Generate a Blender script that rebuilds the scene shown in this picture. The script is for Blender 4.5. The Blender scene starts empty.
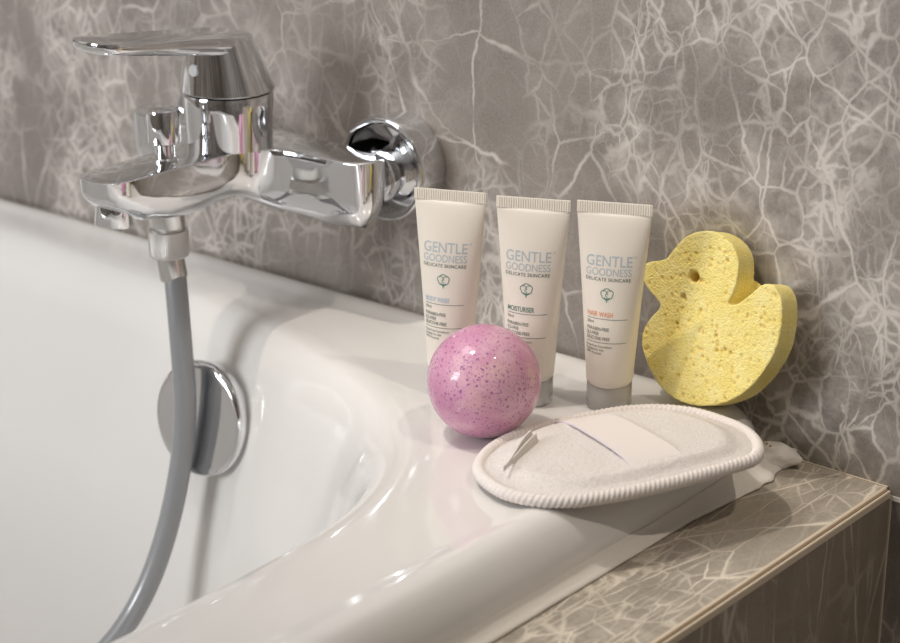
import bpy, bmesh, math, random
from mathutils import Vector, Matrix, noise
from mathutils.kdtree import KDTree
from math import sin, cos, pi, radians, sqrt, atan2

random.seed(7)
SC = bpy.context.scene
COL = SC.collection
H = 0.56                      # height of the bath's deck above the floor

# ------------------------------------------------------------------ camera
cd = bpy.data.cameras.new('camera')
cam = bpy.data.objects.new('camera', cd)
COL.objects.link(cam)
cam.location = (0.5597, -0.7957, 0.4064 + H)
yaw, pit = radians(40.1), radians(20.35)
cam.rotation_euler = (pi/2 - pit, 0, yaw)
cd.sensor_fit = 'HORIZONTAL'
cd.sensor_width = 36
cd.lens = 1990/900*36
cd.clip_start = 0.02
cd.dof.use_dof = True
cd.dof.focus_distance = 1.03
cd.dof.aperture_fstop = 9.0
SC.camera = cam

# ------------------------------------------------------------------ world and light
w = bpy.data.worlds.new('world')
SC.world = w
w.use_nodes = True
w.node_tree.nodes['Background'].inputs[0].default_value = (0.9, 0.93, 1, 1)
w.node_tree.nodes['Background'].inputs[1].default_value = 0.5
SC.view_settings.view_transform = 'Standard'
SC.view_settings.look = 'None'
SC.view_settings.gamma = 1
SC.view_settings.use_curve_mapping = False
SC.view_settings.exposure = -0.1

def area(name, loc, size, power, col, rot=(0, 0, 0)):
    l = bpy.data.lights.new(name, 'AREA')
    l.shape = 'RECTANGLE'
    l.size, l.size_y = size
    l.energy = power
    l.color = col
    o = bpy.data.objects.new(name, l)
    o.location = loc
    o.rotation_euler = rot
    COL.objects.link(o)
    return o

def spot(name, loc, target, power, col, radius=0.02, ang=70):
    l = bpy.data.lights.new(name, 'SPOT')
    l.energy = power
    l.color = col
    l.shadow_soft_size = radius
    l.spot_size = radians(ang)
    l.spot_blend = 1.0
    o = bpy.data.objects.new(name, l)
    o.location = loc
    o.rotation_euler = (Vector(target) - Vector(loc)).to_track_quat('-Z', 'Y').to_euler()
    COL.objects.link(o)
    return o

WARM = (1.0, 0.89, 0.76)
spot('ceiling_spot_by_taps', (-0.50, -0.52, 2.37), (0.04, 0.05, H), 50, WARM, 0.014, 26)
spot('ceiling_spot_by_corner', (0.97, -0.16, 2.37), (0.06, 0.03, H), 34, WARM, 0.014, 25)
area('added_overhead_fill', (-0.75, -0.55, 2.38), (0.9, 0.6), 9.5, (0.98, 0.98, 1.0))  # soft fill added overhead to brighten the basin walls, not a known fixture
area('window_daylight', (-1.15, -2.47, 1.45), (0.9, 1.1), 45, (0.96, 0.98, 1.0), (pi/2, 0, 0))

# ------------------------------------------------------------------ helpers
def link(name, me, mat=None, parent=None, loc=None):
    o = bpy.data.objects.new(name, me)
    COL.objects.link(o)
    if mat:
        for m in (mat if isinstance(mat, (list, tuple)) else [mat]):
            me.materials.append(m)
    if parent:
        o.parent = parent
    if loc:
        o.location = loc
    return o

def obj(name, bm, mat=None, parent=None, loc=None, smooth=True, auto=None):
    bmesh.ops.recalc_face_normals(bm, faces=bm.faces[:])
    me = bpy.data.meshes.new(name)
    if smooth:
        for f in bm.faces:
            f.smooth = True
        if auto is not None:
            lim = radians(auto)
            for e in bm.edges:
                if len(e.link_faces) == 2 and e.calc_face_angle(0) > lim:
                    e.smooth = False
    bm.to_mesh(me)
    bm.free()
    return link(name, me, mat, parent, loc)

def empty(name, loc, rz=0):
    o = bpy.data.objects.new(name, None)
    o.location = loc
    o.rotation_euler = (0, 0, rz)
    o.empty_display_size = 0.01
    COL.objects.link(o)
    return o

def tag(o, label=None, cat=None, group=None, kind=None):
    if label: o['label'] = label
    if cat: o['category'] = cat
    if group: o['group'] = group
    if kind: o['kind'] = kind
    return o

def rings(bm, rr, closed=True, cap0=False, cap1=False):
    """skin a list of rings (each a list of points)"""
    vs = [[bm.verts.new(p) for p in r] for r in rr]
    n = len(vs[0])
    for a, b in zip(vs, vs[1:]):
        for i in range(n if closed else n-1):
            j = (i+1) % n
            bm.faces.new((a[i], a[j], b[j], b[i]))
    if cap0: bm.faces.new(vs[0][::-1])
    if cap1: bm.faces.new(vs[-1])
    return vs

def frame(axis):
    a = Vector(axis).normalized()
    t = Vector((0, 0, 1)) if abs(a.z) < 0.9 else Vector((1, 0, 0))
    u = t.cross(a).normalized()
    return u, a.cross(u), a

def lathe(bm, prof, org=(0, 0, 0), axis=(0, 0, 1), n=64, cap0=True, cap1=True):
    """prof: list of (radius, height along axis)"""
    u, v, a = frame(axis)
    o = Vector(org)
    rr = []
    for r, h in prof:
        rr.append([o + a*h + (u*cos(2*pi*i/n) + v*sin(2*pi*i/n))*r for i in range(n)])
    return rings(bm, rr, True, cap0, cap1)

def crom(pts, per=8, closed=False):
    """Catmull-Rom through points"""
    P = [Vector(p) for p in pts]
    n = len(P)
    out = []
    segs = n if closed else n-1
    for i in range(segs):
        if closed:
            a, b, c, d = P[i-1], P[i], P[(i+1) % n], P[(i+2) % n]
        else:
            a, b, c, d = P[max(i-1, 0)], P[i], P[i+1], P[min(i+2, n-1)]
        for k in range(per):
            t = k/per
            out.append(0.5*((2*b) + (c-a)*t + (2*a-5*b+4*c-d)*t*t + (3*b-a-3*c+d)*t**3))
    if not closed:
        out.append(P[-1])
    return out

def sweep(bm, path, rad, n=24, closed=False, cap=True):
    """tube along a path with parallel-transported frames; rad is a number or function(i)"""
    P = [Vector(p) for p in path]
    m = len(P)
    tang = []
    for i in range(m):
        if closed:
            tang.append((P[(i+1) % m]-P[i-1]).normalized())
        else:
            tang.append((P[min(i+1, m-1)]-P[max(i-1, 0)]).normalized())
    u, v, _ = frame(tang[0])
    rr = []
    for i in range(m):
        t = tang[i]
        u = (u - t*u.dot(t)).normalized()
        v = t.cross(u)
        r = rad(i) if callable(rad) else rad
        rr.append([P[i] + (u*cos(2*pi*k/n)+v*sin(2*pi*k/n))*r for k in range(n)])
    if closed:
        rr.append(rr[0])
    rings(bm, rr, True, cap and not closed, cap and not closed)
    if closed:
        bmesh.ops.remove_doubles(bm, verts=bm.verts[:], dist=1e-6)

def box(bm, x0, x1, y0, y1, z0, z1):
    vs = [bm.verts.new((x, y, z)) for x in (x0, x1) for y in (y0, y1) for z in (z0, z1)]
    for f in ((0, 1, 3, 2), (4, 6, 7, 5), (0, 4, 5, 1), (2, 3, 7, 6), (0, 2, 6, 4), (1, 5, 7, 3)):
        bm.faces.new([vs[i] for i in f])

# ------------------------------------------------------------------ materials
class NT:
    def __init__(s, name):
        s.m = bpy.data.materials.new(name)
        s.m.use_nodes = True
        s.t = s.m.node_tree
        s.b = s.t.nodes['Principled BSDF']
    def n(s, typ, **kw):
        nd = s.t.nodes.new(typ)
        for k, v in kw.items():
            setattr(nd, k, v)
        return nd
    def l(s, a, b):
        s.t.links.new(a, b)
    def val(s, sock, v):
        if hasattr(v, 'links'): s.l(v, sock)
        else: sock.default_value = v
    def math(s, op, a, b=None, c=None, clamp=False):
        nd = s.n('ShaderNodeMath', operation=op, use_clamp=clamp)
        s.val(nd.inputs[0], a)
        if b is not None: s.val(nd.inputs[1], b)
        if c is not None: s.val(nd.inputs[2], c)
        return nd.outputs[0]
    def mrange(s, v, a, b, c=0.0, d=1.0, smooth=True):
        nd = s.n('ShaderNodeMapRange', interpolation_type='SMOOTHSTEP' if smooth else 'LINEAR')
        s.val(nd.inputs[0], v)
        for i, q in enumerate((a, b, c, d)):
            s.val(nd.inputs[i+1], q)
        return nd.outputs[0]
    def mix(s, f, a, b, blend='MIX'):
        nd = s.n('ShaderNodeMix', data_type='RGBA', blend_type=blend)
        s.val(nd.inputs[0], f)
        for sk, q in ((nd.inputs[6], a), (nd.inputs[7], b)):
            if hasattr(q, 'links'): s.l(q, sk)
            else: sk.default_value = (*q, 1) if len(q) == 3 else q
        return nd.outputs[2]
    def coord(s, scale=(1, 1, 1), rot=(0, 0, 0), loc=(0, 0, 0)):
        tc = s.n('ShaderNodeTexCoord')
        mp = s.n('ShaderNodeMapping')
        mp.inputs['Scale'].default_value = scale
        mp.inputs['Rotation'].default_value = rot
        mp.inputs['Location'].default_value = loc
        s.l(tc.outputs['Object'], mp.inputs[0])
        return mp.outputs[0]
    def noise(s, vec, scale, detail=3, rough=0.5, out=0):
        nd = s.n('ShaderNodeTexNoise')
        s.l(vec, nd.inputs['Vector'])
        nd.inputs['Scale'].default_value = scale
        nd.inputs['Detail'].default_value = detail
        nd.inputs['Roughness'].default_value = rough
        return nd.outputs[out]
    def voro(s, vec, scale, feature='F1', out='Distance', rnd=1.0):
        nd = s.n('ShaderNodeTexVoronoi', feature=feature)
        s.l(vec, nd.inputs['Vector'])
        nd.inputs['Scale'].default_value = scale
        nd.inputs['Randomness'].default_value = rnd
        return nd.outputs[out]
    def bump(s, h, strength=0.3, dist=0.001):
        nd = s.n('ShaderNodeBump')
        nd.inputs['Strength'].default_value = strength
        nd.inputs['Distance'].default_value = dist
        s.l(h, nd.inputs['Height'])
        s.l(nd.outputs[0], s.b.inputs['Normal'])
    def set(s, **kw):
        names = dict(color='Base Color', rough='Roughness', metal='Metallic', ior='IOR', coat='Coat Weight',
                     coat_rough='Coat Roughness', trans='Transmission Weight', spec='Specular IOR Level',
                     sss='Subsurface Weight', sheen='Sheen Weight')
        for k, v in kw.items():
            sk = s.b.inputs[names[k]]
            if hasattr(v, 'links'): s.l(v, sk)
            elif k == 'color': sk.default_value = (*v, 1)
            else: sk.default_value = v
        return s

def plain(name, color, rough=0.5, **kw):
    return NT(name).set(color=color, rough=rough, **kw).m

def marble(name, base_a, base_b, vein, layers, rough=0.4, haze=0.35, zs=5.5, zr=(0, 0, 0), zst=(1, 1, 1), loc=(0, 0, 0), warp=0.018, warp2=0.0065):
    """layers: (scale, rotation, stretch, half width, strength, mask) - each a net of cracks between stone cells"""
    s = NT(name)
    c0 = s.coord(loc=loc)
    cz = s.coord(zst, zr, loc)
    big = s.noise(cz, zs, 3, 0.55)
    fine = s.noise(cz, zs*2.6, 3, 0.6)
    zone = s.mrange(big, 0.41, 0.58)            # where the stone is shattered
    zone2 = s.mrange(fine, 0.40, 0.64)
    def vec(op, a, b):
        nd = s.n('ShaderNodeVectorMath', operation=op)
        s.val(nd.inputs[0], a)
        if op == 'SCALE': nd.inputs['Scale'].default_value = b
        else: s.val(nd.inputs[1], b)
        return nd.outputs[0]
    w1 = vec('SCALE', vec('SUBTRACT', s.noise(c0, 11, 3, 0.6, 1), (0.5, 0.5, 0.5)), warp)
    w2 = vec('SCALE', vec('SUBTRACT', s.noise(c0, 75, 3, 0.6, 1), (0.5, 0.5, 0.5)), warp2)
    cv = vec('ADD', vec('ADD', c0, w1), w2)
    tot = None
    for k, (sc, rot, st, wd, stg, mask) in enumerate(layers):
        mp = s.n('ShaderNodeMapping')
        s.l(cv, mp.inputs[0])
        mp.inputs['Rotation'].default_value = rot
        mp.inputs['Scale'].default_value = st
        mp.inputs['Location'].default_value = (k*1.37, k*0.71, k*2.11)
        d = s.voro(mp.outputs[0], sc, 'DISTANCE_TO_EDGE')
        brk = s.noise(c0, 26+9*k, 2, 0.5)        # cracks swell and die out along their length
        v = s.mrange(d, 0.0, s.mrange(brk, 0.3, 0.7, wd*0.45, wd*1.7), 1.0, 0.0)
        v = s.math('MULTIPLY', v, s.mrange(brk, 0.30, 0.52, 0.35, 1.0))
        if mask == 'zone': v = s.math('MULTIPLY', v, s.math('MULTIPLY_ADD', zone, 0.92, 0.08))
        elif mask == 'zone2': v = s.math('MULTIPLY', v, s.math('MULTIPLY_ADD', zone2, 0.85, 0.15))
        elif mask == 'both': v = s.math('MULTIPLY', v, s.math('MULTIPLY', zone, zone2))
        v = s.math('MULTIPLY', v, stg)
        tot = v if tot is None else s.math('MAXIMUM', tot, v)
    cloud = s.math('MULTIPLY', s.math('MULTIPLY', zone, s.mrange(s.noise(c0, 40, 5, 0.7), 0.35, 0.7)), haze)
    v = s.math('ADD', tot, cloud, clamp=True)
    grain = s.mrange(s.noise(c0, 9, 5, 0.65), 0.3, 0.7)
    base = s.mix(grain, base_a, base_b)
    base = s.mix(s.mrange(s.noise(c0, 700, 2, 0.6), 0.3, 0.7, 0.0, 0.12), base, vein)
    s.set(color=s.mix(v, base, vein), rough=rough)
    return s.m
D = radians

M = {}
NET = [(9, (0, D(-32), 0), (1, 1, 0.5), 0.010, 0.90, 'zone2'), (19, (0, D(38), 0), (1, 1, 0.65), 0.018, 0.80, 'zone2'), (33, (0, D(-48), 0), (1, 1, 0.6), 0.030, 0.80, 'zone'),
       (58, (0, D(-25), 0), (1, 1, 0.75), 0.060, 0.78, 'zone'), (110, (0, D(20), 0), (1, 1, 0.8), 0.13, 0.66, 'both')]
M['wall'] = marble('grey_marble_wall', (0.195, 0.168, 0.148), (0.27, 0.238, 0.212), (0.66, 0.61, 0.565), NET, 0.42, 0.5, 7.5, (0, D(-30), 0), (1, 1, 0.5), (0.2, 0, 0.1), 0.024, 0.006)
LED = [(30, (0, 0, D(35)), (1, 0.26, 1), 0.015, 0.85, None), (38, (0, 0, D(-32)), (1, 0.22, 1), 0.017, 0.75, None), (60, (0, 0, D(5)), (1, 0.40, 1), 0.030, 0.65, 'zone2'),
       (95, (0, 0, D(50)), (1, 0.5, 1), 0.06, 0.55, 'zone')]
M['ledge'] = marble('grey_marble_ledge', (0.27, 0.232, 0.185), (0.34, 0.296, 0.245), (0.76, 0.69, 0.58), LED, 0.42, 0.35, 7, (0, 0, D(20)), (1, 0.6, 1), (.3, .1, 0), 0.006, 0.002)
PAN = [(26, (D(12), 0, 0), (1, 1, 0.20), 0.020, 0.8, None), (30, (D(-20), 0, 0), (1, 1, 0.25), 0.020, 0.6, 'zone2'), (45, (D(60), 0, 0), (1, 1, 0.3), 0.03, 0.5, 'zone2')]
M['panel'] = marble('grey_marble_panel', (0.21, 0.172, 0.135), (0.27, 0.225, 0.18), (0.58, 0.50, 0.41), PAN, 0.42, 0.12, 7, loc=(.1, .5, .2), warp=0.01, warp2=0.003)
M['grout'] = plain('grout', (0.62, 0.54, 0.43), 0.8)
M['edge'] = plain('tile_trim', (0.66, 0.56, 0.43), 0.45)
M['ceiling'] = plain('ceiling_paint', (0.86, 0.85, 0.83), 0.9)
M['floor'] = marble('floor_stone', (0.24, 0.21, 0.19), (0.3, 0.27, 0.24), (0.5, 0.46, 0.42), NET[:2])
M['plaster'] = plain('white_plaster', (0.80, 0.78, 0.75), 0.8)
M['enamel'] = plain('white_enamel', (0.78, 0.76, 0.735), 0.12, coat=0.6, coat_rough=0.04)
def mk_silicone():
    s = NT('silicone')
    h = s.noise(s.coord(), 300, 4, 0.6)
    s.set(color=(0.80, 0.76, 0.70), rough=0.45)
    s.bump(h, 0.25, 0.001)
    return s.m
M['silicone'] = mk_silicone()
M['chrome'] = plain('chrome', (0.80, 0.81, 0.83), 0.045, metal=1.0)
M['chrome_brushed'] = plain('chrome_satin', (0.72, 0.72, 0.71), 0.22, metal=1.0)
def mk_knurl():
    s = NT('knurled_chrome')
    tc = s.n('ShaderNodeTexCoord')
    sep = s.n('ShaderNodeSeparateXYZ')
    s.l(tc.outputs['Object'], sep.inputs[0])
    ang = s.math('ARCTAN2', sep.outputs[1], sep.outputs[0])
    k = s.math('MULTIPLY', ang, 30.0)
    z = s.math('MULTIPLY', sep.outputs[2], 3000.0)
    a = s.math('SINE', s.math('ADD', k, z))
    b = s.math('SINE', s.math('SUBTRACT', k, z))
    s.set(color=(0.74, 0.72, 0.70), rough=0.32, metal=1.0)
    s.bump(s.math('MULTIPLY', a, b), 0.6, 0.0004)
    return s.m
M['knurl'] = mk_knurl()
M['hose'] = plain('grey_hose_plastic', (0.29, 0.30, 0.315), 0.30, metal=0.15, coat=0.8, coat_rough=0.12)
M['dot'] = plain('pale_marker', (0.75, 0.77, 0.78), 0.35)
M['dark_gap'] = plain('dark_gap', (0.05, 0.05, 0.05), 0.6)

# ------------------------------------------------------------------ the room
WY = 0.06                       # face of the tiled wall
LZ = -0.029                     # top of the tiled ledge (relative to the deck)
LX = 0.1355                     # outer face of the tiled end panel
def slab(name, x0, x1, y0, y1, z0, z1, mat):
    bm = bmesh.new()
    box(bm, x0, x1, y0, y1, z0, z1)
    return tag(obj(name, bm, mat, smooth=False), kind='structure')
slab('wall_back', -2.3, 1.7, WY, WY+0.1, 0, 2.4, M['wall'])
slab('wall_left', -2.4, -2.3, -2.5, WY+0.1, 0, 2.4, M['wall'])
slab('wall_front', -2.3, 1.7, -2.6, -2.5, 0, 2.4, M['wall'])
slab('wall_right', 1.7, 1.8, -2.6, WY+0.1, 0, 2.4, M['wall'])
slab('floor', -2.4, 1.8, -2.6, WY+0.1, -0.1, 0, M['floor'])
slab('ceiling', -2.4, 1.8, -2.6, WY+0.1, 2.4, 2.5, M['ceiling'])
# tiled surround at the end of the bath: ledge slab, end panel, trim and grout
TX1 = 0.072                     # end of the bath rim
bm = bmesh.new(); box(bm, TX1-0.03, LX-0.0025, -0.82, WY, H+LZ-0.005, H+LZ)
tag(obj('ledge', bm, M['ledge'], smooth=False), kind='structure')
bm = bmesh.new(); box(bm, LX-0.012, LX, -0.82, WY-0.0012, 0, H+LZ-0.0052)
tag(obj('panel', bm, M['panel'], smooth=False), kind='structure')
# trim_1: cream mitred edge of the ledge, with a darker joint line between its two lips
bm = bmesh.new()
box(bm, LX-0.0042, LX-0.0020, -0.82, WY-0.001, H+LZ-0.005, H+LZ+0.0002)
box(bm, LX-0.0012, LX+0.0003, -0.82, WY-0.001, H+LZ-0.0052, H+LZ-0.0009)
bmesh.ops.bevel(bm, geom=bm.edges[:], offset=0.0004, segments=1, affect='EDGES')
tag(obj('trim_1', bm, M['edge'], smooth=False), kind='structure')
bm = bmesh.new(); box(bm, LX-0.0020, LX-0.0012, -0.82, WY-0.001, H+LZ-0.005, H+LZ-0.0006)
tag(obj('trim_2', bm, plain('joint_brown', (0.30, 0.21, 0.13), 0.8), smooth=False), kind='structure')
bm = bmesh.new(); box(bm, LX-0.001, LX+0.0008, WY-0.0014, WY, 0, H+LZ-0.0052)
tag(obj('trim_3', bm, M['grout'], smooth=False), kind='structure')
bm = bmesh.new(); box(bm, LX-0.002, 1.7, WY-0.0005, WY+0.0001, H+LZ-0.0065, H+LZ-0.004)
tag(obj('trim_4', bm, plain('pale_grout', (0.72, 0.69, 0.64), 0.8), smooth=False), kind='structure')
# fine cream joint where the ledge meets the wall
bm = bmesh.new(); box(bm, TX1+0.01, LX-0.002, WY-0.0012, WY, H+LZ, H+LZ+0.0006)
tag(obj('trim_5', bm, M['grout'], smooth=False), kind='structure')
# front panel of the bath (out of the frame, seen only from elsewhere)
bm = bmesh.new(); box(bm, -1.66, LX-0.013, -0.82, -0.808, 0, H+LZ-0.0125)
tag(obj('panel_front', bm, M['panel'], smooth=False), kind='structure')
bm = bmesh.new(); box(bm, -1.66, TX1-0.031, -0.807, -0.69, H+LZ-0.0125, H+LZ)
tag(obj('ledge_front', bm, M['ledge'], smooth=False), kind='structure')
bm = bmesh.new(); box(bm, -2.3, -1.66, -0.82, WY, 0, H+LZ)
tag(obj('ledge_left', bm, M['ledge'], smooth=False), kind='structure')

# ------------------------------------------------------------------ bathtub
CX, CY = -0.785, -0.33
X0, X1, Y0, Y1 = 2*CX-TX1, TX1, -0.718, WY-0.002
RA, RB, RN = CX*-1-0.0095, 0.333, 4.0       # inner oval: half length, half width, power

def ray_super(a, b, n, c, s_):
    return (abs(c/a)**n + abs(s_/b)**n)**(-1/n)
def ray_rrect(x0, x1, y0, y1, r, c, s_):
    # distance from (CX,CY) to a rounded rectangle along direction (c,s_)
    lo, hi = 0.0, 3.0
    cx, cy, hx, hy = (x0+x1)/2, (y0+y1)/2, (x1-x0)/2, (y1-y0)/2
    for _ in range(44):
        m = (lo+hi)/2
        px, py = abs(CX+c*m-cx)-hx+r, abs(CY+s_*m-cy)-hy+r
        d = sqrt(max(px, 0)**2+max(py, 0)**2)+min(max(px, py), 0)-r
        if d < 0: lo = m
        else: hi = m
    return (lo+hi)/2
# sample directions by arc length along the outer rectangle
dirs = []
hx, hy = (X1-X0)/2, (Y1-Y0)/2
per = [(X1, Y0), (X1, Y1), (X0, Y1), (X0, Y0)]
for (ax, ay), (bx, by) in zip(per, per[1:]+per[:1]):
    L = math.hypot(bx-ax, by-ay)
    k = int(L/0.0105)
    for i in range(k):
        dirs.append((ax+(bx-ax)*i/k, ay+(by-ay)*i/k))
dirs = [(dx-CX, dy-CY) for dx, dy in dirs]
dirs = [(a/math.hypot(a, b), b/math.hypot(a, b)) for a, b in dirs]
# inner rings (inset from the oval, z)
inner = [(0.135, -0.388), (0.108, -0.375), (0.088, -0.35), (0.070, -0.30), (0.056, -0.22), (0.044, -0.145), (0.035, -0.09),
         (0.0285, -0.060), (0.0245, -0.044), (0.0208, -0.031), (0.0175, -0.0220), (0.0142, -0.0150), (0.0108, -0.0098),
         (0.0072, -0.0058), (0.0036, -0.0030), (0.0, -0.0015), (-0.005, -0.0006), (-0.009, -0.0002)]
outer = [(0.034, 0.0001), (0.030, 0.0004), (0.0265, 0.0011), (0.0235, 0.0017), (0.0205, 0.0019), (0.016, 0.0014), (0.012, -0.0004), (0.0085, -0.0033),
         (0.0055, -0.0070), (0.003, -0.0112), (0.0012, -0.0155), (0.0003, -0.0200), (0.0, -0.0240), (0.0, -0.0288)]
bm = bmesh.new()
rr = []
def P(c, s_, d, z): return Vector((CX+c*d, CY+s_*d, z))
ctr = [P(c, s_, ray_super(RA-0.33, RB-0.2, 2.5, c, s_), -0.393) for c, s_ in dirs]
rr.append(ctr)
for ins, z in inner:
    rr.append([P(c, s_, ray_super(RA-ins, RB-ins, RN if ins < 0.06 else RN-0.6, c, s_), z) for c, s_ in dirs])
for ins, z in outer:
    rad_ = max(0.033-ins, 0.004)
    if ins == 0.034:
        # one more ring in the middle of the deck keeps the facets even
        mid = []
        for (c, s_), q in zip(dirs, rr[-1]):
            d2 = ray_rrect(X0+ins, X1-ins, Y0+ins, Y1-ins, rad_, c, s_)
            mid.append((q + P(c, s_, d2, z))/2)
        rr.append(mid)
    rr.append([P(c, s_, ray_rrect(X0+ins, X1-ins, Y0+ins, Y1-ins, rad_, c, s_), z) for c, s_ in dirs])
rings(bm, rr, True, True, False)
# close the bottom
tub = obj('bathtub', bm, M['enamel'], loc=(0, 0, H))
tub.rotation_euler.y = -radians(0.8)          # the bath falls slightly toward its drain
sol = tub.modifiers.new('thick', 'SOLIDIFY'); sol.thickness = 0.003; sol.offset = -1
tag(tub, 'glossy white built-in bathtub with wide rounded rim along the grey marble wall', 'bathtub')
def up_normals(o):
    me = o.data
    if sum(p.normal.z*p.area for p in me.polygons) < 0:
        me.flip_normals()
up_normals(tub)

# silicone bead along the wall and around the end of the rim, messy blob by the wall
bm = bmesh.new()
path = [(x, WY-0.0046, -0.0205) for x in (-1.6, -0.6, -0.2, 0.046)]
pp = []
for a, b in zip(path, path[1:]):
    k = max(2, int((b[0]-a[0])/0.01))
    pp += [Vector(a).lerp(Vector(b), i/k) for i in range(k)]
pp.append(Vector(path[-1]))
sweep(bm, pp, lambda i: 0.0042 + 0.0004*noise.noise(pp[i]*60), n=14)
obj('sealant_bead', bm, M['silicone'], tub)
bm = bmesh.new()
rr = []
end = [(X1, -0.80), (X1, -0.5), (X1, -0.3), (X1, -0.2), (X1, -0.1), (X1, -0.03), (X1, 0.01), (X1-0.0005, 0.022), (X1-0.003, 0.032), (X1-0.009, 0.0425), (X1-0.016, 0.050), (X1-0.026, 0.0575)]
pth = crom([(a, b, 0) for a, b in end], 14)
for i, q in enumerate(pth):
    t = (pth[min(i+1, len(pth)-1)]-pth[max(i-1, 0)]).normalized()
    nn = Vector((t.y, -t.x, 0))
    near = max(0, min(1, (q.y-(-0.04))/0.09))
    wob = 0.0006*noise.noise(Vector((q.x*40, q.y*55, 3)))
    wd = 0.0066+wob+near*0.0085+0.002*near*noise.noise(Vector((q.y*180, 1, 2)))
    hh = 0.0062+wob+near*0.003
    ring = []
    for k in range(9):
        a = k/8
        # concave fillet from the rim's side down to the ledge
        ring.append(q + nn*(wd*a**1.25) + Vector((0, 0, LZ + hh*(1-a)**1.5 + 0.0006*(a < 1))))
    ring.append(q + nn*wd + Vector((0, 0, LZ-0.0005)))
    ring.append(q - nn*0.002 + Vector((0, 0, LZ-0.0005)))
    ring.append(q - nn*0.002 + Vector((0, 0, LZ+hh)))
    for p in ring: p.y = min(p.y, WY-0.0003)
    rr.append(ring)
rings(bm, rr, True, True, True)
obj('sealant_bead', bm, M['silicone'], tub)
# lumpy end of the bead, pushed out toward the ledge
bm = bmesh.new()
bmesh.ops.create_icosphere(bm, subdivisions=4, radius=1)
for v in bm.verts:
    p = v.co.copy()
    s_ = 1+0.28*noise.noise(p*1.8+Vector((4, 1, 0)))+0.1*noise.noise(p*5)
    v.co = Vector((p.x*0.0128*s_, p.y*0.0085*s_, p.z*0.0062*s_))
    v.co = Matrix.Rotation(radians(12), 3, 'Z') @ v.co + Vector((X1+0.0015, 0.0492, LZ+0.0035))
obj('sealant_lump', bm, M['silicone'], tub)
bm = bmesh.new()
for i in range(14):
    a = random.random()
    c = Vector((X1-0.011+a*0.011, 0.0475-a*0.002+random.uniform(-.001, .001), LZ+0.0092+random.uniform(-.0012, .0008)))
    s0 = len(bm.verts)
    bmesh.ops.create_icosphere(bm, subdivisions=1, radius=random.uniform(0.0006, 0.0013), matrix=Matrix.Translation(c))
tag(obj('crumb', bm, plain('rusty_crumbs', (0.52, 0.33, 0.16), 0.9), tub), kind='stuff')

# overflow cover on the long side, under the taps
OC = Vector((-0.2562, -0.0510, -0.0565))
oax = Vector((0.04, -1, 0.16)).normalized()
bm = bmesh.new()
lathe(bm, [(0.0, -0.004), (0.031, -0.004), (0.0335, -0.001), (0.0345, 0.002), (0.0352, 0.006), (0.0350, 0.0085), (0.0340, 0.0100),
           (0.0328, 0.0106), (0.030, 0.0107), (0.015, 0.0104), (0.0, 0.0103)][1:-1], OC, oax, 96)
ov = obj('overflow_cover', bm, M['chrome'], tub)
ov['label'] = 'round chrome overflow cover'
bm = bmesh.new()
lathe(bm, [(0.026, -0.016), (0.026, -0.003)], OC, oax, 48)
obj('collar', bm, M['dark_gap'], ov)

# ------------------------------------------------------------------ bath mixer tap
TX = -0.2545
TB, TK = 0.044, 1.019               # the tap is drawn with its flange backs at y = TB, then set on the wall
tap = empty('bath_mixer_tap', (-0.2700, WY, H+0.0845))
tap.scale = (TK, TK, TK)
tag(tap, 'chrome wall-mounted bath mixer tap with flat lever above the tub', 'tap')
TL = Vector((0, -TB, -0.0905))            # local offset so the points below read in deck coordinates
def T(p): return Vector(p) + TL
def tshift(bm):
    bmesh.ops.translate(bm, verts=bm.verts[:], vec=TL)
    return bm

def smooth_step(a, b, x):
    t = max(0, min(1, (x-a)/(b-a)))
    return t*t*(3-2*t)
ZT = 0.104
half = [(0.0, -0.1315), (0.006, -0.1310), (0.0110, -0.1285), (0.0148, -0.1235), (0.0166, -0.1160), (0.0172, -0.105), (0.0174, -0.090),
        (0.0175, -0.075), (0.0177, -0.060), (0.0186, -0.047), (0.0212, -0.035), (0.0262, -0.0255), (0.034, -0.0195), (0.044, -0.0170), (0.056, -0.0162),
        (0.068, -0.0155), (0.0765, -0.0125), (0.0808, -0.0062), (0.0818, 0.000), (0.0803, 0.0065), (0.0755, 0.0110), (0.066, 0.0126), (0.045, 0.0130), (0.02, 0.0130), (0.0, 0.0130)]
full = [(x + 0.011*smooth_step(0.03, 0.075, x), y) for x, y in half] + [(-x*(1+0.30*smooth_step(0.03, 0.075, x)), y) for x, y in half[-2:0:-1]]
out = crom([(x, y, 0) for x, y in full], 5, True)
# equalise spacing
def resample(P, n):
    L = [0]
    Q = P+[P[0]]
    for a, b in zip(Q, Q[1:]): L.append(L[-1]+(b-a).length)
    res, j = [], 0
    for i in range(n):
        t = L[-1]*i/n
        while L[j+1] < t: j += 1
        f = (t-L[j])/max(L[j+1]-L[j], 1e-9)
        res.append(Q[j].lerp(Q[j+1], f))
    return res
out = resample(out, 260)
nrm = []
for i in range(len(out)):
    t = (out[(i+1) % len(out)]-out[i-1]).normalized()
    nrm.append(Vector((t.y, -t.x, 0)))
def zbot(p):
    y = p.y
    mid = 1-smooth_step(0.018, 0.05, abs(p.x))
    z = 0.0655 - 0.0028*smooth_step(0.02, 0.07, abs(p.x)) + 0.0105*smooth_step(-0.010, -0.036, y)*mid
    z -= 0.0030*smooth_step(-0.040, -0.065, y)
    z += 0.0035*smooth_step(-0.078, -0.100, y) + 0.0115*smooth_step(-0.098, -0.130, y)
    return z
rr = []
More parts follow.
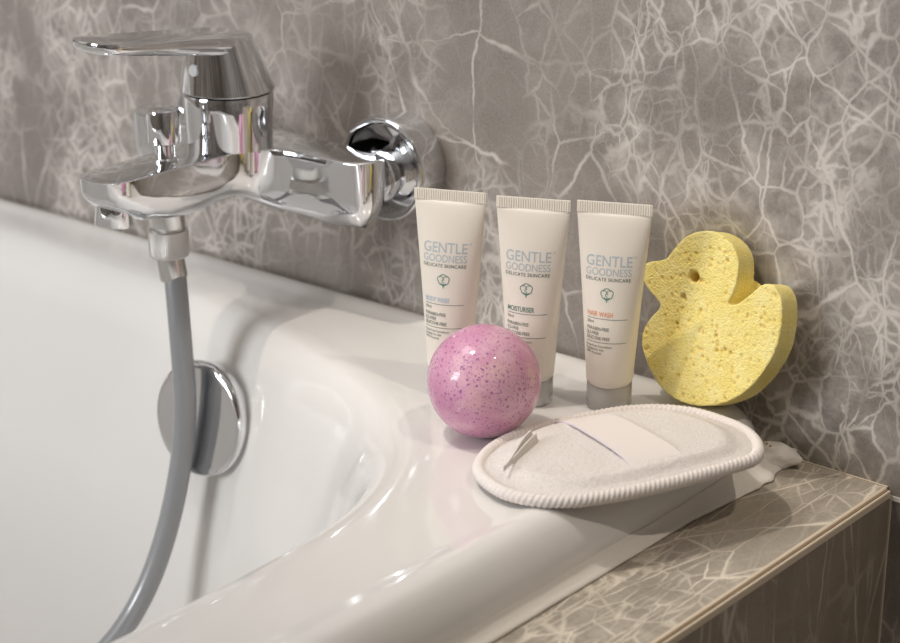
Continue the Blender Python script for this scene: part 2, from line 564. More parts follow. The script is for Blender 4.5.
# (inset, fraction of the way down)
for ins, f in [(0.0014, 0.0), (0.0005, 0.007), (0.0, 0.025), (0.0, 0.12), (0.0001, 0.25), (0.0002, 0.40), (0.0004, 0.54), (0.0009, 0.64),
               (0.0018, 0.735), (0.0031, 0.825), (0.0046, 0.90), (0.0060, 0.955), (0.0072, 0.988), (0.0080, 1.0)]:
    r = []
    for p, n in zip(out, nrm):
        q = p - n*ins*(1+0.6*smooth_step(0.055, 0.085, abs(p.x)))
        zb = zbot(p - n*min(ins, 0.006))
        r.append(Vector((q.x, q.y, ZT + (zb-ZT)*f)))
    rr.append(r)
def medial(p):
    a = Vector((0, max(-0.117, min(-0.012, p.y)), 0))
    b = Vector((max(-0.092, min(0.0795, p.x)), -0.0015, 0))
    return a if (a-p).length < (b-p).length else b
for k in (0.25, 0.55, 0.85, 1.0):
    r = []
    for p, n in zip(out, nrm):
        q = p - n*0.0080*(1+0.6*smooth_step(0.055, 0.085, abs(p.x)))
        q = q.lerp(medial(p), k)
        r.append(Vector((q.x, q.y, zbot(q))))
    rr.append(r)
bm = bmesh.new()
vs = rings(bm, rr, True, False, False)
bm.faces.new(vs[0][::-1])
bmesh.ops.remove_doubles(bm, verts=vs[-1], dist=1e-5)
bmesh.ops.triangulate(bm, faces=[f for f in bm.faces if len(f.verts) > 4])
body = obj('body', tshift(bm), M['chrome'], tap, auto=38)

# wall unions: a dished escutcheon and a coupling nut each side
for sx in (1, -1):
    cx = 0.075 if sx > 0 else -0.0715
    bm = bmesh.new()
    # axis -y from the wall
    lathe(bm, [(0.0302, 0.0), (0.0306, 0.006), (0.0308, 0.016), (0.0308, 0.0195), (0.0305, 0.0212), (0.0297, 0.0220), (0.0285, 0.0218), (0.026, 0.0207), (0.021, 0.0184),
               (0.0165, 0.0172), (0.0145, 0.0170)], (cx-0.001*sx, TB-0.0002, 0.0905), (0, -1, 0), 96, True, True)
    fl = obj('wall_flange', tshift(bm), M['chrome'], tap, auto=50)
    bm = bmesh.new()
    lathe(bm, [(0.0128, 0.015), (0.0128, 0.0215), (0.0145, 0.0222), (0.0150, 0.0235), (0.0150, 0.0275), (0.0145, 0.0290), (0.0130, 0.0295), (0.0130, 0.034)], (cx, TB, 0.0875), (0, -1, 0), 48)
    obj('coupling_nut', tshift(bm), M['chrome'], fl, auto=30)

# cartridge sleeve and lever handle
HX, HY = 0.0, -0.026
bm = bmesh.new()
lathe(bm, [(0.0250, ZT-0.0005), (0.0251, ZT+0.004), (0.0255, ZT+0.012), (0.0259, ZT+0.022), (0.0261, ZT+0.0295), (0.0257, ZT+0.0306), (0.0240, ZT+0.0310)], (HX, HY, 0), (0, 0, 1), 96)
obj('cartridge_sleeve', tshift(bm), M['chrome'], tap, auto=50)
ZS = ZT+0.0318                            # seam
def ztop(y): return 0.1672 + (HY+0.0135-y)*0.112       # sloping top plane, rising toward the tip
bm = bmesh.new()
n = 96
rr = []
for f, r in [(-0.02, 0.0246), (0.0, 0.0266), (0.02, 0.0272), (0.25, 0.0252), (0.5, 0.0229), (0.75, 0.0205), (0.93, 0.0188), (0.975, 0.0183), (1.0, 0.0172)]:
    ring = []
    for i in range(n):
        a = 2*pi*i/n
        # the cone leans a little toward the lever as it rises
        yy = HY - 0.0055*f + r*sin(a)
        zt = ztop(yy) - 0.0004
        ring.append(Vector((HX + r*cos(a), yy, ZS + (zt-ZS)*f)))
    rr.append(ring)
rings(bm, rr, True, True, True)
hd = obj('handle', tshift(bm), M['chrome'], tap, auto=50)
# lever plate
hl = [(0.0, -0.1290), (0.0070, -0.1284), (0.0124, -0.1262), (0.0158, -0.1220), (0.0170, -0.117), (0.0175, -0.105), (0.0178, -0.085), (0.0181, -0.06), (0.0184, -0.045), (0.0182, -0.033),
      (0.0170, -0.0238), (0.0132, -0.0176), (0.0072, -0.0141), (0.0, -0.0131)]
fl_ = hl + [(-x, y) for x, y in hl[-2:0:-1]]
lo = resample(crom([(x, y, 0) for x, y in fl_], 6, True), 180)
ln = []
for i in range(len(lo)):
    t = (lo[(i+1) % len(lo)]-lo[i-1]).normalized()
    ln.append(Vector((t.y, -t.x, 0)))
def lthick(y): return 0.0068 + 0.0044*smooth_step(-0.115, -0.03, y)
bm = bmesh.new()
rr = []
for ins, f in [(0.0012, 0.0), (0.0003, 0.05), (0.0, 0.14), (0.0, 0.40), (0.0004, 0.62), (0.0013, 0.82), (0.0030, 0.95), (0.0055, 1.0)]:
    r = []
    for p, nn in zip(lo, ln):
        q = p-nn*ins
        r.append(Vector((q.x, q.y, ztop(q.y)-lthick(q.y)*f)))
    rr.append(r)
rings(bm, rr, True, True, True)
obj('lever', tshift(bm), M['chrome'], hd, auto=40)
# pale temperature mark on the front of the handle
bm = bmesh.new()
zd = ZS+0.0150
rd = 0.0243
cxd, cyd = 0.0005, HY - 0.0019 - rd
axd = Vector((0.02, -1, 0.10)).normalized()
lathe(bm, [(0.0034, -0.0008), (0.0034, 0.0004), (0.0030, 0.0006)], (cxd, cyd, zd), axd, 32)
mk = obj('temperature_mark', tshift(bm), M['dot'], hd)
mk['label'] = 'small pale oval mark'

# diverter knob on the spout
bm = bmesh.new()
lathe(bm, [(0.0072, ZT-0.0005), (0.0072, ZT+0.0012), (0.0055, ZT+0.0018), (0.0055, ZT+0.0115)], (0.0, -0.0760, 0), (0, 0, 1), 40)
st = obj('diverter_stem', tshift(bm), M['chrome'], tap, auto=40)
bm = bmesh.new()
lathe(bm, [(0.0080, ZT+0.0100), (0.0091, ZT+0.0108), (0.0093, ZT+0.013), (0.0093, ZT+0.0275), (0.0088, ZT+0.0292), (0.0075, ZT+0.0298)], (0.0, -0.0760, 0), (0, 0, 1), 56)
obj('diverter_knob', tshift(bm), M['chrome'], tap, auto=40)

# aerator under the spout tip
bm = bmesh.new()
lathe(bm, [(0.0105, 0.006), (0.0106, -0.0045), (0.0102, -0.0062), (0.0090, -0.0064), (0.0086, -0.004), (0.0040, -0.0038)], (0.0, -0.1150, 0.0815), Vector((0, 0.16, 1)), 48)
obj('aerator', tshift(bm), M['chrome'], tap, auto=40)
# shower outlet under the spout
bm = bmesh.new()
lathe(bm, [(0.0098, 0.076), (0.0098, 0.0645), (0.0090, 0.0635)], (0.0, -0.0765, 0), (0, 0, 1), 48)
obj('hose_outlet', tshift(bm), M['chrome_brushed'], tap, auto=40)

# ------------------------------------------------------------------ shower hose
hose = empty('shower_hose', (-0.2700, -0.0629, H+0.0475))
hose.scale = (TK, TK, TK)
tag(hose, 'grey plastic shower hose hanging from the tap into the bathtub', 'hose')
HLO = Vector((0, 0, -0.05))
bm = bmesh.new()
lathe(bm, [(0.0095, 0.0600), (0.0113, 0.0594), (0.0115, 0.0580), (0.0115, 0.0452), (0.0110, 0.0440), (0.0085, 0.0436)], HLO, (0, 0, 1), 64)
obj('hose_nut', bm, M['knurl'], hose, auto=40)
bm = bmesh.new()
lathe(bm, [(0.0080, 0.0440), (0.0081, 0.0330), (0.0077, 0.0310), (0.0070, 0.0306)], HLO+Vector((0.0093, 0.0, 0)), (-0.21, 0.0, 1), 48)
obj('ferrule', bm, M['chrome_brushed'], hose, auto=40)
hp = [(0.0036, 0.0000, -0.0170), (0.0054, -0.0010, -0.0215), (0.0098, -0.0036, -0.0455), (0.0128, -0.0054, -0.0690), (0.0150, -0.0068, -0.0875), (0.0150, -0.0088, -0.1092), (0.0130, -0.0120, -0.1325),
      (0.0094, -0.0165, -0.158), (0.0055, -0.0230, -0.182), (0.0024, -0.0315, -0.202), (-0.0010, -0.0415, -0.2185), (-0.0042, -0.0610, -0.2370), (-0.014, -0.100, -0.257), (-0.038, -0.160, -0.272), (-0.09, -0.24, -0.287)]
bm = bmesh.new()
hose_path = crom(hp, 10)
for _ in range(30):
    hose_path = [hose_path[0]] + [(a+b*2+c)/4 for a, b, c in zip(hose_path, hose_path[1:], hose_path[2:])] + [hose_path[-1]]
sweep(bm, hose_path, 0.0065, n=28)
obj('hose_tube', bm, M['hose'], hose)

# ------------------------------------------------------------------ cosmetic tubes
def mk_tube_plastic():
    s = NT('cream_tube_plastic')
    s.set(color=(0.85, 0.785, 0.69), rough=0.38, sss=0.15, coat=0.15, coat_rough=0.25)
    s.b.inputs['Subsurface Radius'].default_value = (0.004, 0.003, 0.002)
    s.b.inputs['Subsurface Scale'].default_value = 1.0
    return s.m
M['tube'] = mk_tube_plastic()
def mk_cap():
    s = NT('frosted_cap')
    s.set(color=(0.97, 0.96, 0.94), rough=0.16, trans=0.72, ior=1.42)
    return s.m
M['cap'] = mk_cap()
INK = dict(sky=plain('pale_blue_ink', (0.47, 0.54, 0.57), 0.5), dark=plain('dark_green_ink', (0.13, 0.17, 0.15), 0.5),
           green=plain('green_ink', (0.11, 0.25, 0.20), 0.5), blue=plain('blue_ink', (0.44, 0.56, 0.68), 0.5), orange=plain('orange_ink', (0.82, 0.34, 0.18), 0.5))
ZB, ZC, ZE = 0.0135, 0.1058, 0.1112
def tprof(z):
    t = min(1, max(0, (z-ZB)/(ZC-ZB)))
    a = 0.0123+0.007*t**1.15
    b = 0.0123*max(0, 1-t**1.5)**0.75+0.0007
    return a, b
def tsurf(u, z, off=0.0):
    a, b = tprof(z)
    k = max(0.0, 1-(u/a)**2)
    n = Vector((u/a**2, -sqrt(k)/b, 0)).normalized()
    return Vector((u, -b*sqrt(k), z)) + n*off
def text_verts(s, cap_h, width=None, offset=0.0, left=None, center=0.0, base=0.0, extra=1.0):
    cu = bpy.data.curves.new('t', 'FONT')
    cu.body = s
    cu.size = 1.0
    cu.offset = offset
    cu.space_character = extra
    cu.resolution_u = 4
    o = bpy.data.objects.new('t', cu)
    COL.objects.link(o)
    dg = bpy.context.evaluated_depsgraph_get()
    me = bpy.data.meshes.new_from_object(o.evaluated_get(dg))
    bpy.data.objects.remove(o)
    bpy.data.curves.remove(cu)
    V = [v.co.copy() for v in me.vertices]
    F = [tuple(p.vertices) for p in me.polygons]
    bpy.data.meshes.remove(me)
    x0, x1 = min(v.x for v in V), max(v.x for v in V)
    ky = cap_h/0.70                     # cap height of the built-in face
    kx = width/(x1-x0) if width else ky
    wd = (x1-x0)*kx
    sx = left if left is not None else center-wd/2
    return [(sx+(v.x-x0)*kx, base+v.y*ky) for v in V], F
def stroke(pts, wd, closed=False):
    V, F = [], []
    n = len(pts)
    for i, p in enumerate(pts):
        a = Vector(pts[i-1] if (i or closed) else pts[0]); b = Vector(pts[(i+1) % n] if (i < n-1 or closed) else pts[-1])
        t = (b-a).normalized()
        V += [(p[0]-t.y*wd/2, p[1]+t.x*wd/2), (p[0]+t.y*wd/2, p[1]-t.x*wd/2)]
    for i in range(n if closed else n-1):
        j = (i+1) % n
        F.append((2*i, 2*i+1, 2*j+1, 2*j))
    return V, F
def printed(name, items, mat, parent):
    bm = bmesh.new()
    for V, F in items:
        vs = [bm.verts.new(tsurf(u, z, 0.00013)) for u, z in V]
        for f in F:
            try: bm.faces.new([vs[i] for i in f])
            except ValueError: pass
    return obj(name, bm, mat, parent, smooth=False)
def cotton(cx, cz, r):
    """cotton boll: lobed outline, inner curls, calyx and stalk"""
    it = []
    lob = []
    for i in range(72):
        a = 2*pi*i/72
        q = r*(0.86+0.13*abs(sin(2.5*a+0.6)))
        lob.append((cx+q*cos(a)*1.08, cz+q*sin(a)*0.92))
    it.append(stroke(lob, r*0.13, True))
    it.append(stroke([(cx-r*.42+r*.34*cos(t), cz+r*.15+r*.40*sin(t)) for t in [x*.3-0.9 for x in range(12)]], r*0.10))
    it.append(stroke([(cx+r*.36+r*.36*cos(t), cz+r*.20+r*.36*sin(t)) for t in [x*.3+0.9 for x in range(12)]], r*0.10))
    it.append(stroke([(cx+r*.05+r*.30*cos(t), cz-r*.22+r*.28*sin(t)) for t in [x*.3+2.4 for x in range(10)]], r*0.10))
    it.append(stroke([(cx, cz-r*.62), (cx, cz-r*1.42)], r*0.17))
    for sx in (-1, 1):
        it.append(stroke([(cx, cz-r*1.0), (cx+sx*r*.22, cz-r*.90), (cx+sx*r*.52, cz-r*.66)], r*0.24))
    return it
def make_tube(loc, rz, product, ink, label):
    root = empty('cosmetic_tube', loc, rz)
    tag(root, label, 'toiletry tube', 'toiletry tubes standing on the bath rim')
    n = 128
    bm = bmesh.new()
    rr = []
    zs = [(ZB-0.0006, 0.62), (ZB-0.0004, 0.80), (ZB+0.0002, 0.905), (ZB+0.0012, 0.965), (ZB+0.0026, 0.992), (ZB+0.004, 1.0)]
    for z, k in zs:
        a, b = tprof(z)
        rr.append([Vector((a*k*cos(2*pi*i/n), b*k*sin(2*pi*i/n), z)) for i in range(n)])
    for j in range(1, 41):
        z = ZB+0.004+(ZC-ZB-0.004)*j/40
        a, b = tprof(z)
        rr.append([Vector((a*cos(2*pi*i/n), b*sin(2*pi*i/n), z)) for i in range(n)])
    rings(bm, rr, True, True, True)
    obj('tube_body', bm, M['tube'], root)
    # welded flat end with fine vertical ribs
    bm = bmesh.new()
    a = 0.01935
    cols = 124
    front = []
    for i in range(cols+1):
        u = -a+2*a*i/cols
        rib = 0.00032 if (i//2) % 2 == 0 else 0.0
        edge = min(1, min(i, cols-i)/2)
        front.append((u, 0.00055+rib*edge))
    loop = [(u, -d) for u, d in front] + [(u, d) for u, d in front[::-1]]
    rr = []
    for z, k in [(ZC-0.0006, 0.9), (ZC, 1.25), (ZC+0.0004, 1.0), (ZE-0.0004, 1.0), (ZE, 0.8)]:
        rr.append([Vector((u, d*k, z)) for u, d in loop])
    rings(bm, rr, True, True, True)
    obj('crimped_end', bm, M['tube'], root, auto=30)
    # frosted cap it stands on
    bm = bmesh.new()
    lathe(bm, [(0.0098, 0.0), (0.0114, 0.0), (0.0118, 0.0005), (0.0119, 0.0040), (0.0119, 0.0130), (0.0116, 0.0134), (0.0108, 0.0134), (0.0107, 0.0045), (0.0098, 0.0040), (0.0060, 0.0040)], (0, 0, 0.0002), (0, 0, 1), 96, False, True)
    bmesh.ops.holes_fill(bm, edges=[e for e in bm.edges if e.is_boundary], sides=0)
    cp = obj('cap', bm, M['cap'], root, auto=40)
    cp['label'] = 'frosted translucent cap'
    bm = bmesh.new()
    lathe(bm, [(0.0104, 0.0046), (0.0104, 0.0131)], (0, 0, 0), (0, 0, 1), 40)
    obj('neck', bm, M['tube'], root, auto=40)
    # printing
    L = -0.0129
    big = [text_verts('GENTLE', 0.0055, 0.0238, 0.004, left=L, base=0.0790), text_verts('®', 0.0013, None, left=0.0116, base=0.0834)]
    printed('lettering', big, INK['sky'], root)
    printed('lettering', [text_verts('GOODNESS', 0.0039, 0.0236, 0.002, left=L, base=0.0741)], INK['sky'], root)
    printed('lettering', [text_verts('DELICATE SKINCARE', 0.0018, 0.0234, 0.008, left=L, base=0.0713, extra=1.1)], INK['dark'], root)
    em = printed('emblem', cotton(-0.0012, 0.0648, 0.0031), INK['green'], root)
    em['label'] = 'green cotton boll outline'
    L = -0.0112
    wd = 0.0135 if product != 'MOISTURISER' else 0.0145
    nm = printed('product_name', [text_verts(product, 0.0026, wd, 0.012, left=L, base=0.0526)], ink, root)
    it = [stroke([(L+0.0209*i/16, 0.0514) for i in range(17)], 0.00028), stroke([(L+0.0205*i/16, 0.0388) for i in range(17)], 0.00028)]
    it.append(text_verts('30ml', 0.0016, 0.0036, left=L, base=0.0488))
    for i, (s, k) in enumerate((('PARABEN-FREE', 0.0119), ('SLS-FREE', 0.0066), ('SILICONE-FREE', 0.0125))):
        it.append(text_verts(s, 0.0018, k, 0.004, left=L, base=0.0451-0.0025*i))
    for i, (s, k) in enumerate((('Soap-Free Formulation', 0.0138), ('Suitable for kids', 0.0096), ('100% Recycled', 0.0083))):
        it.append(text_verts(s, 0.0012, k, 0.004, left=L, base=0.0362-0.0019*i))
    printed('small_print', it, INK['dark'], root)
    return root
make_tube((-0.0008, 0.0, H), radians(26), 'HAIR WASH', INK['orange'], 'cream tube with orange HAIR WASH lettering, nearest the yellow duck sponge')
make_tube((-0.0372, -0.0205, H), radians(26), 'MOISTURISER', INK['green'], 'cream tube with green MOISTURISER lettering, middle one of the three tubes')
make_tube((-0.0790, -0.0370, H), radians(24), 'BODY WASH', INK['blue'], 'cream tube with pale blue BODY WASH lettering, nearest the chrome tap')

# ------------------------------------------------------------------ bath bomb
def mk_bomb():
    s = NT('pink_bath_bomb')
    c = s.coord()
    a = s.mrange(s.noise(c, 45, 4, 0.6), 0.36, 0.66)
    col = s.mix(a, (0.60, 0.26, 0.41), (0.72, 0.42, 0.52))
    b = s.mrange(s.noise(s.coord(loc=(.13, .05, .02)), 22, 2, 0.5), 0.60, 0.74, 0.0, 0.4)
    col = s.mix(b, col, (0.82, 0.56, 0.44))
    c2 = s.mrange(s.noise(s.coord(loc=(.4, .2, .1)), 30, 3, 0.6), 0.56, 0.72, 0.0, 0.55)
    col = s.mix(c2, col, (0.62, 0.22, 0.46))
    for sc, th, k in ((380, 0.19, 0.8), (620, 0.22, 0.7), (1000, 0.25, 0.5)):
        d = s.voro(c, sc)
        cc = s.voro(c, sc, 'F1', 'Color')
        sel = s.n('ShaderNodeSeparateColor'); s.l(cc, sel.inputs[0])
        dens = s.mrange(s.noise(c, 60, 2), 0.35, 0.65, 0.75, 0.35)
        m = s.math('MULTIPLY', s.mrange(d, th, th+0.16, 1, 0), s.math('GREATER_THAN', sel.outputs[0], dens))
        col = s.mix(s.math('MULTIPLY', m, k), col, (0.30, 0.08, 0.26))
    s.set(color=col, rough=0.6, coat=0.8, coat_rough=0.10, sss=0.05)
    s.b.inputs['Subsurface Radius'].default_value = (0.004, 0.002, 0.003)
    nb = s.n('ShaderNodeBump')
    nb.inputs['Strength'].default_value = 0.5
    nb.inputs['Distance'].default_value = 0.0012
    s.l(s.noise(s.coord((1, 1, 2.2)), 70, 2, 0.45), nb.inputs['Height'])
    s.l(nb.outputs[0], s.b.inputs['Coat Normal'])
    return s.m
bm = bmesh.new()
R = 0.0289
bmesh.ops.create_uvsphere(bm, u_segments=128, v_segments=80, radius=R)
for v in bm.verts:
    p = v.co.normalized()
    k = 1 + 0.006*noise.noise(p*2.2) + 0.0025*noise.noise(p*9)
    # gathered film at the top, flattened where it stands
    tip = Vector((-0.10, 0.05, 1)).normalized()
    d = p.dot(tip)
    if d > 0.90: k += 0.012*((d-0.90)/0.10)**3
    q = p*R*k
    q.z = max(q.z, -R+0.0006)
    v.co = q
tag(obj('bath_bomb', bm, mk_bomb(), loc=(-0.0277, -0.0715, H+R-0.0004)), 'round pink speckled bath bomb wrapped in clear film, in front of the tubes', 'bath bomb')

# ------------------------------------------------------------------ duck sponge
def mk_sponge():
    s = NT('yellow_sponge')
    c = s.coord()
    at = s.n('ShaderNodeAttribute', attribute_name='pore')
    n1 = s.mrange(s.noise(c, 90, 3, 0.6), 0.3, 0.7)
    col = s.mix(n1, (0.88, 0.73, 0.23), (0.93, 0.81, 0.34))
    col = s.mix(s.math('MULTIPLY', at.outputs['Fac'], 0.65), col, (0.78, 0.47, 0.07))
    s.set(color=col, rough=0.9, sss=0.12)
    s.b.inputs['Subsurface Radius'].default_value = (0.004, 0.003, 0.001)
    h = s.math('ADD', s.noise(c, 900, 3, 0.7), s.math('MULTIPLY', s.voro(c, 900), 0.8))
    s.bump(h, 0.55, 0.0008)
    return s.m
SO = [(-0.0487, 0.0635), (-0.0486, 0.0669), (-0.0462, 0.0695), (-0.0407, 0.0715), (-0.0357, 0.0737), (-0.0334, 0.078), (-0.0291, 0.0844), (-0.0235, 0.0892), (-0.0155, 0.0921), (-0.0069, 0.0919), (0.0005, 0.0888),
      (0.0053, 0.0841), (0.0077, 0.0781), (0.0085, 0.0709), (0.0074, 0.0641), (0.0062, 0.0590), (0.0112, 0.0602), (0.0172, 0.0658), (0.022, 0.0714), (0.0264, 0.0736), (0.0312, 0.0726), (0.0354, 0.0679), (0.0376, 0.0611),
      (0.0389, 0.0518), (0.0384, 0.0428), (0.0352, 0.0331), (0.0301, 0.0237), (0.0229, 0.0154), (0.0131, 0.0091), (0.0026, 0.0056), (-0.0088, 0.0048), (-0.0192, 0.0072), (-0.0284, 0.0125), (-0.0359, 0.0208), (-0.0402, 0.0283),
      (-0.0408, 0.0349), (-0.0384, 0.0414), (-0.0344, 0.0473), (-0.0339, 0.0500), (-0.0371, 0.0526), (-0.0429, 0.0560), (-0.0468, 0.0597)]
ST = 0.017
def make_sponge():
    o2 = crom([(x, y, 0) for x, y in SO], 4, True)
    bm = bmesh.new()
    # u = x, v = up along the leaning face, front face at z = +ST (toward the room)
    rings(bm, [[Vector((p.x, p.y, 0)) for p in o2], [Vector((p.x, p.y, ST)) for p in o2]], True, True, True)
    bmesh.ops.triangulate(bm, faces=[f for f in bm.faces if len(f.verts) > 4])
    bmesh.ops.recalc_face_normals(bm, faces=bm.faces[:])
    me = bpy.data.meshes.new('s')
    bm.to_mesh(me); bm.free()
    t = bpy.data.objects.new('s', me); COL.objects.link(t)
    md = t.modifiers.new('r', 'REMESH'); md.mode = 'VOXEL'; md.voxel_size = 0.00062; md.use_smooth_shade = True
    sm = t.modifiers.new('s', 'SMOOTH'); sm.iterations = 5; sm.factor = 0.5
    dg = bpy.context.evaluated_depsgraph_get()
    me2 = bpy.data.meshes.new_from_object(t.evaluated_get(dg))
    bpy.data.objects.remove(t)
    co = [v.co.copy() for v in me2.vertices]
    no = [v.normal.copy() for v in me2.vertices]
    kd = KDTree(len(co))
    for i, c in enumerate(co): kd.insert(c, i)
    kd.balance()
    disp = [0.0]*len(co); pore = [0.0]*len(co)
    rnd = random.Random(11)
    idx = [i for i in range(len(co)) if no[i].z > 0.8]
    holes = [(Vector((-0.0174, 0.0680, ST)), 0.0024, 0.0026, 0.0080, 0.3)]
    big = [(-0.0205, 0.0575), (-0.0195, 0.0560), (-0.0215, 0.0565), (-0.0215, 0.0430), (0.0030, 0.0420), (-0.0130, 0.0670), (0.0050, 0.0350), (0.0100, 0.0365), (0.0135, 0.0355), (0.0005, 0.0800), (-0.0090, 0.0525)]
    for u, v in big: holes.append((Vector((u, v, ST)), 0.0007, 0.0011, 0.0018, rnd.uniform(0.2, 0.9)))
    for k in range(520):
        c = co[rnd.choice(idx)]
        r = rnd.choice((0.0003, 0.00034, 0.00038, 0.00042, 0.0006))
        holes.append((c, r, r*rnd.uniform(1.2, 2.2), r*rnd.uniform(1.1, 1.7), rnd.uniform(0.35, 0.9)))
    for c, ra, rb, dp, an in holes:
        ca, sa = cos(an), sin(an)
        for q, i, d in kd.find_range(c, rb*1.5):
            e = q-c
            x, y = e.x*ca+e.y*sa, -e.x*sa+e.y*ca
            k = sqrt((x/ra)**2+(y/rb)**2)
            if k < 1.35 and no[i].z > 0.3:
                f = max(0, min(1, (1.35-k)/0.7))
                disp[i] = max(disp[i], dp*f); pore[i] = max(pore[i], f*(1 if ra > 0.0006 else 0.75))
    for i, v in enumerate(me2.vertices):
        p = co[i]
        side = 1-min(1, abs(no[i].z)*1.2)
        rough = noise.noise(p*420)*0.00012 + noise.noise(p*160)*0.00014*(0.4+side)
        v.co = p + no[i]*rough - Vector((no[i].x*0.3, no[i].y*0.3, no[i].z)).normalized()*disp[i]
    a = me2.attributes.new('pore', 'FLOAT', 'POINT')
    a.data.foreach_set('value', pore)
    for p in me2.polygons: p.use_smooth = True
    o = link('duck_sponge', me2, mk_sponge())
    th = radians(17)
    # local x -> +x, local y -> up the leaning face, local z -> toward the room
    rot = Matrix(((1, 0, 0), (0, sin(th), -cos(th)), (0, cos(th), sin(th)))).to_4x4()
    o.matrix_world = Matrix.Translation((0.043, 0.031, H-0.004)) @ rot @ Matrix.Diagonal((1.0, 1.03, 1.0, 1.0))
    return tag(o, 'yellow duck-shaped bath sponge leaning against the marble wall', 'sponge')
make_sponge()

# ------------------------------------------------------------------ exfoliating mitt
def mk_terry():
    s = NT('white_terry')
    c = s.coord()
    h = s.math('ADD', s.noise(c, 1500, 2, 0.7), s.math('MULTIPLY', s.noise(c, 500, 3, 0.6), 0.7))
    s.set(color=s.mix(s.mrange(s.noise(c, 900, 2), 0.35, 0.65), (0.69, 0.635, 0.60), (0.78, 0.73, 0.69)), rough=0.95, sheen=0.3)
    s.bump(h, 0.6, 0.0007)
    return s.m
def mk_weave():
    s = NT('white_tape')
    c = s.coord()
    s.set(color=(0.77, 0.71, 0.675), rough=0.85, sheen=0.15)
    s.bump(s.noise(c, 2500, 1, 0.5), 0.25, 0.0003)
    return s.m
M['terry'], M['tape'] = mk_terry(), mk_weave()
MO = [(0.0043, -0.119), (-0.0040, -0.1020), (-0.0067, -0.0844), (-0.0045, -0.0665), (0.0004, -0.0503), (0.011, -0.0244), (0.0200, -0.0095), (0.0308, 0.001), (0.0430, 0.0075), (0.0557, 0.0098), (0.0785, 0.007), (0.095, -0.0036), (0.1046, -0.0192), (0.1030, -0.0325),
      (0.0926, -0.0641), (0.0821, -0.0903), (0.0723, -0.1086), (0.0640, -0.1200), (0.0510, -0.1295), (0.0340, -0.1335), (0.0163, -0.1283)]
MC = Vector((0.047, -0.062, 0))
mp = resample([p-MC for p in crom([(x, y, 0) for x, y in MO], 8, True)], 300)
for _ in range(12):
    mp = [(mp[i-1]+mp[i]*2+mp[(i+1) % 300])/4 for i in range(300)]
mn = []
for i in range(300):
    t = (mp[(i+1) % 300]-mp[i-1]).normalized()
    mn.append(Vector((-t.y, t.x, 0)))
if mn[0].dot(mp[0]) < 0: mn = [-q for q in mn]
mp = [p-q*0.0027 for p, q in zip(mp, mn)]
mitt = empty('exfoliating_mitt', (MC.x, MC.y, H+0.0018))
tag(mitt, 'oval white terry exfoliating mitt with corded edge lying over the rim corner', 'bath mitt')
def mz(s_):
    """height of the pad's top at radial fraction s_"""
    return 0.0052 + 0.0015*(1-smooth_step(0.90, 0.985, s_)) + 0.0040*(1-smooth_step(0.74, 0.90, s_)) + 0.0006*(1-s_*s_)
bm = bmesh.new()
rr = []
NS = 46
for j in range(NS+1):                       # top from edge to the centre
    s_ = 1-j/NS*0.985
    rr.append([Vector((p.x*s_, p.y*s_, mz(s_)+0.00035*noise.noise(Vector((p.x*s_*600, p.y*s_*600, 1)))*(1 if s_ < .88 else 0.2)
               +0.0008*noise.noise(Vector((p.x*s_*35, p.y*s_*35, 4))))) for p in mp])
top_last = rr[-1]
rr = rr[::-1]
for s_, z in [(0.99, 0.0030), (0.90, 0.0016), (0.6, 0.0008), (0.02, 0.0008)]:
    rr.append([Vector((p.x*s_, p.y*s_, z)) for p in mp])
rings(bm, rr, True, True, True)
obj('pad', bm, M['terry'], mitt)
# corded edge: a twisted rope around the outline
bm = bmesh.new()
NP = 1500
ep = resample(mp, NP)
L = sum((ep[(i+1) % NP]-ep[i]).length for i in range(NP))
turns = round(L/0.0027)
rr = []
for i in range(NP):
    t = (ep[(i+1) % NP]-ep[i-1]).normalized()
    u = Vector((t.y, -t.x, 0))
    ph = 2*pi*turns*i/NP
    ring = []
    for k in range(16):
        a = 2*pi*k/16
        r = 0.0031*(1+0.06*cos(3*a-ph)) + 0.00012*noise.noise(ep[i]*500)
        ring.append(ep[i] + u*cos(a)*r + Vector((0, 0, 0.0043+sin(a)*r*1.05)))
    rr.append(ring)
rr.append(rr[0])
rings(bm, rr, True, False, False)
bmesh.ops.remove_doubles(bm, verts=bm.verts[:], dist=1e-7)
obj('piping', bm, M['tape'], mitt)
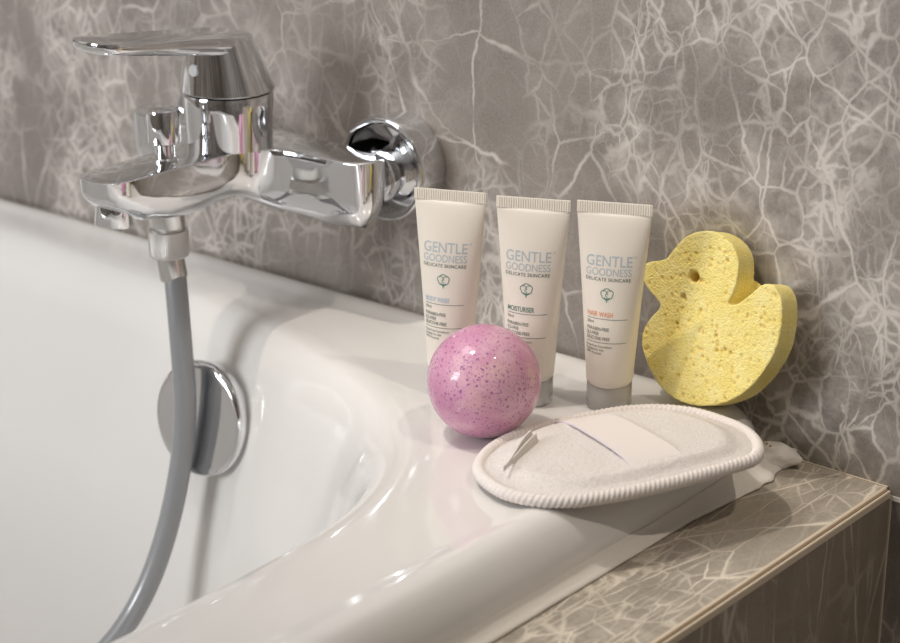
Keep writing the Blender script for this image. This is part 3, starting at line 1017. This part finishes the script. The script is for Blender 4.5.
# elastic strap across the middle
A0, A1 = Vector((0.0040, -0.0550, 0))-MC, Vector((0.0740, -0.0800, 0))-MC
B0, B1 = Vector((0.0150, -0.0325, 0))-MC, Vector((0.0875, -0.0545, 0))-MC
bm = bmesh.new()
ns, nw = 40, 10
topv, botv = [], []
for i in range(ns+1):
    t = i/ns
    a, b = A0.lerp(A1, t), B0.lerp(B1, t)
    arch = 0.0012*sin(pi*t)
    zb_ = 0.0112 - 0.0054*(abs(2*t-1)**5)
    rt, rb = [], []
    for j in range(nw+1):
        q = a.lerp(b, j/nw)
        z = zb_ + arch*(1-0.25*(j/nw))
        rt.append(bm.verts.new((q.x, q.y, z+0.0011)))
        rb.append(bm.verts.new((q.x, q.y, z)))
    topv.append(rt); botv.append(rb)
for i in range(ns):
    for j in range(nw):
        bm.faces.new((topv[i][j], topv[i][j+1], topv[i+1][j+1], topv[i+1][j]))
        bm.faces.new((botv[i][j], botv[i+1][j], botv[i+1][j+1], botv[i][j+1]))
    bm.faces.new((topv[i][0], topv[i+1][0], botv[i+1][0], botv[i][0]))
    bm.faces.new((topv[i][nw], botv[i][nw], botv[i+1][nw], topv[i+1][nw]))
for e in (0, ns):
    for j in range(nw):
        bm.faces.new((topv[e][j], botv[e][j], botv[e][j+1], topv[e][j+1]))
st_ = obj('strap', bm, M['tape'], mitt, auto=50)
st_['label'] = 'wide flat white strap'
# lilac stitch line along the strap's near edge
bm = bmesh.new()
sweep(bm, [A0.lerp(A1, t/30)+Vector((0, 0, 0.0118-0.0054*abs(t/15-1)**5+0.0012*sin(pi*t/30))) for t in range(1, 29)], 0.00022, n=8)
sl = obj('stitching', bm, plain('lilac_thread', (0.62, 0.56, 0.68), 0.8), st_)
sl['label'] = 'lilac thread along the strap'
# small folded care tape standing up near the tip
bm = bmesh.new()
LA, LB = Vector((0.0258, -0.1225, 0))-MC, Vector((0.0160, -0.0860, 0))-MC
dirp = (LB-LA).normalized(); sidep = Vector((dirp.y, -dirp.x, 0))
for lay, (o0, o1, h0, h1) in enumerate(((0.0, -0.0022, 0.0056, 0.0002), (0.0016, 0.0004, 0.0044, 0.0002))):
    rr = []
    for i in range(17):
        t = i/16
        c = LA.lerp(LB, t)
        z = 0.0102
        open_ = smooth_step(0.0, 0.9, t)
        lo_, hi_ = c + sidep*(o0*open_), c + sidep*(o1*open_)
        base = z+0.0005+h1*open_*0.5
        ring = [lo_+Vector((0, 0, base)), hi_+Vector((0, 0, base+h0*(0.45+0.55*open_))), hi_+sidep*0.0006+Vector((0, 0, base+h0*(0.45+0.55*open_))), lo_+sidep*0.0006+Vector((0, 0, base))]
        rr.append(ring)
    rings(bm, rr, True, True, True)
obj('fabric_loop', bm, M['tape'], mitt, auto=50)
